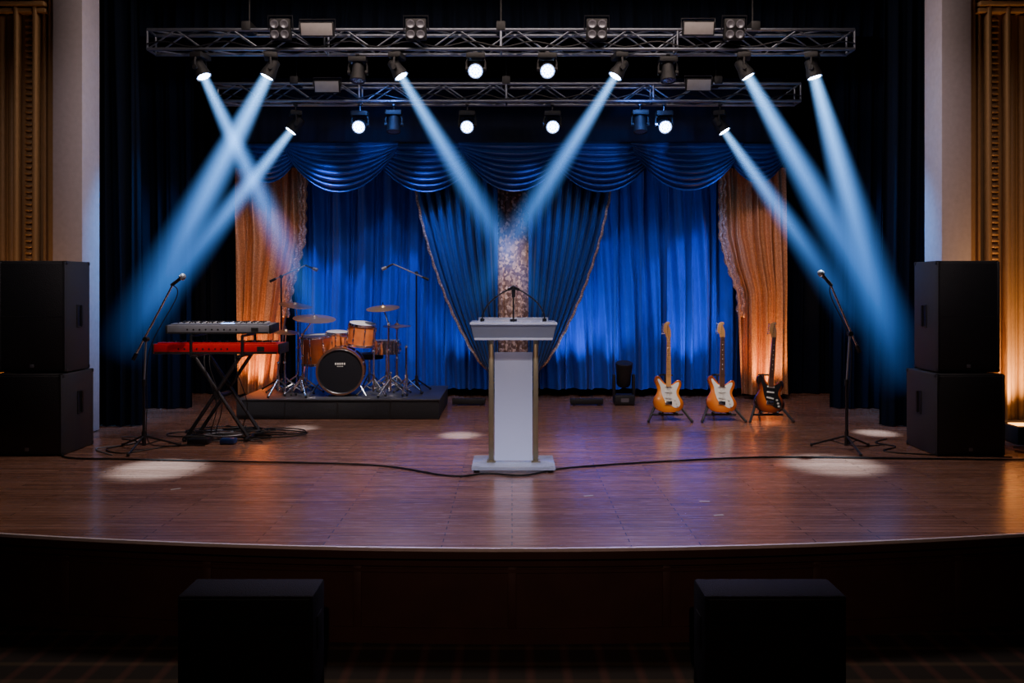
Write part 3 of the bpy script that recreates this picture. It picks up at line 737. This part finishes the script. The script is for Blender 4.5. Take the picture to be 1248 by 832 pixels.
# ------------------------------------------------------------------ floor moving head + led bars + uplights
b = B()
b.box((0, 0, .07), (.26, .22, .13), BLACK, .02)
for s in (-1, 1): b.box((s*.125, 0, .25), (.035, .1, .28), BLACK, .015)
M = Matrix.Translation((0, 0, .38)) @ Matrix.Rotation(.25, 4, 'X')
b.lathe([(0, -.15), (.07, -.15), (.09, -.12), (.095, .0), (.105, .08), (.11, .16), (.1, .165), (0, .15)], BLACK, M, 24)
b.box((0, -.112, .07), (.1, .004, .05), BLIND)
b.make('floor_moving_head_light', loc=(1.43, 10.5, 0))
for x in (-.55, .95):
    b = B(); b.box((0, 0, .05), (.42, .09, .07), BLACK, .01)
    for i in range(8): b.cyl((-.17+.05*i, 0, .084), (-.17+.05*i, 0, .088), .012, BLIND, n=10)
    for s in (-1, 1): b.box((s*.16, 0, .01), (.03, .14, .018), BLKMET)
    b.make('led_bar_light', loc=(x, 10.45, 0))
for s in (-1, 1):
    b = B(); b.box((0, 0, .09), (.42, .26, .16), BLACK, .012); b.box((0, .02, .172), (.34, .16, .008), LEDO, .002)
    for t in (-1, 1): b.box((t*.17, 0, .01), (.04, .2, .02), RUBBER)
    b.make('uplight_fixture', loc=(s*5.02, 7.93, 0))
for x in (-3.38, 3.38):
    b = B(); b.cyl((0, 0, .01), (0, 0, .10), .07, BLACK); b.cyl((0, 0, .10), (0, 0, .104), .055, LEDO); b.make('led_par_uplight', loc=(x, 10.62, 0))

# ------------------------------------------------------------------ lights
BL = (.10, .27, 1.0)
for x, e in ((-2.5, 320), (-1.3, 250), (0, 90), (1.3, 380), (2.4, 320)):
    spot('curtain_wash_light', (x*1.1+.35, 9.9, 3.5), (x*.95, 11.2, 1.0), e, BL, 46, 1)
for x, e in ((-2.4, 60), (-1.5, 40), (-.8, 70), (.75, 150), (1.25, 90), (2.3, 120)):
    spot('curtain_up_light', (x, 10.62, .10), (x+.1, 11.25, 1.3), e, (.14, .37, 1), 60, 1)
spot('valance_light', (-1.5, 9.4, 3.75), (-1.7, 10.6, 3.05), 48, (.08, .26, 1), 110, 1)
spot('valance_light', (1.5, 9.4, 3.75), (1.7, 10.6, 3.05), 48, (.08, .26, 1), 110, 1)
for x in (-3.4, 3.4):
    spot('copper_up_light', (x, 10.62, .13), (x*.98, 11.1, .95), 120, (1, .42, .10), 96, 1)
    spot('copper_wash_light', (x*.9, 9.6, 3.5), (x, 11, 1.7), 60, (1, .55, .42), 45, 1)
spot('center_panel_light', (0, 9.7, 3.5), (0, 11, 1.7), 270, (1, .78, .70), 22, 1)
spot('tieback_light', (-1.0, 9.7, 3.4), (-.5, 10.8, 1.8), 110, (.16, .38, 1), 36, 1)
spot('tieback_light', (1.0, 9.7, 3.4), (.5, 10.8, 1.8), 110, (.16, .38, 1), 36, 1)
spot('column_up_light', (-5.02, 7.95, .2), (-5.1, 8.5, 2.6), 50, (1, .5, .18), 110, 1)
spot('column_up_light', (5.02, 7.95, .2), (5.1, 8.5, 2.2), 190, (1, .5, .18), 110, 1)
CW = (.56, .78, 1)
for p, t, e, a in (((-3.3, 8.0, 3.7), (-2.93, 6.78, 0), 3000, 13.5), ((-.4, 8.7, 3.6), (-.53, 8.33, 0), 2600, 8), ((3.2, 8.0, 3.7), (2.72, 6.96, 0), 3000, 14.5),
                   ((-2.3, 8.7, 3.6), (-2.25, 8.75, 0), 1500, 7), ((3.6, 8.6, 3.6), (3.75, 8.45, 0), 2600, 8)):
    spot('floor_pool_spot', p, t, e, CW, a, 1.0)
spot('stage_back_light', (-1.4, 9.8, 3.6), (-.5, 6.3, 0), 300, (.72, .58, 1), 60, 1, .12)
spot('stage_back_light', (1.6, 9.8, 3.6), (.8, 6.3, 0), 430, (.56, .46, 1), 60, 1, .12)
area('stage_fill_light', (0, 7.4, 5.2), (0, 8.2, 0), 150, (1, .78, .68), 6, 1.0)  # added fill over the stage floor, no fixture behind it
for s in (-1, 1): spot('front_fill_light', (s*1.5, 1.5, 5.8), (s*4.35, 8.3, 2.1), 300, (1, .82, .86), 28, 1)  # unseen fill spots added for the pillars, next one for the floor
spot('front_fill_light', (0, 1.5, 5.8), (0, 7.8, .3), 270, (1, .84, .76), 38, 1)
spot('apron_fill_light', (0, -1, 3.2), (0, 4.8, -.4), 210, (1, .62, .46), 62, 1)  # unseen fill added to lift the dark fascia and carpet
spot('lectern_key_light', (.5, 2.5, 5.2), (0, 6.86, .7), 480, (.88, .87, 1), 16, 1)
spot('drum_key_light', (-1.2, 8.2, 3.7), (-2.0, 9.9, .6), 720, (1, .84, .74), 28, 1)
spot('keyboard_key_light', (-2.2, 5.6, 4.2), (-2.9, 8.2, .9), 400, (1, .85, .8), 20, 1)
spot('guitar_key_light', (2.0, 6.6, 3.8), (2.3, 9.2, .4), 460, (1, .88, .78), 26, 1)
spot('leg_blue_light', (-2.5, 9.2, 3.6), (-4.6, 9.4, 1.6), 650, (.05, .35, 1), 60, 1)
spot('leg_blue_light', (2.5, 9.2, 3.6), (4.6, 9.4, 1.6), 650, (.05, .35, 1), 60, 1)

w = bpy.data.worlds.new('world'); SC.world = w; w.use_nodes = True
w.node_tree.nodes['Background'].inputs[0].default_value = (.5, .6, 1, 1); w.node_tree.nodes['Background'].inputs[1].default_value = .015

cam = bpy.data.cameras.new('camera'); co = bpy.data.objects.new('camera', cam); COL.objects.link(co)
co.location = (0, 0, 1.5); co.rotation_euler = (pi/2, 0, 0)
cam.sensor_width = 36; cam.lens = 28.85; cam.shift_y = -66/1248; cam.clip_end = 60
SC.camera = co
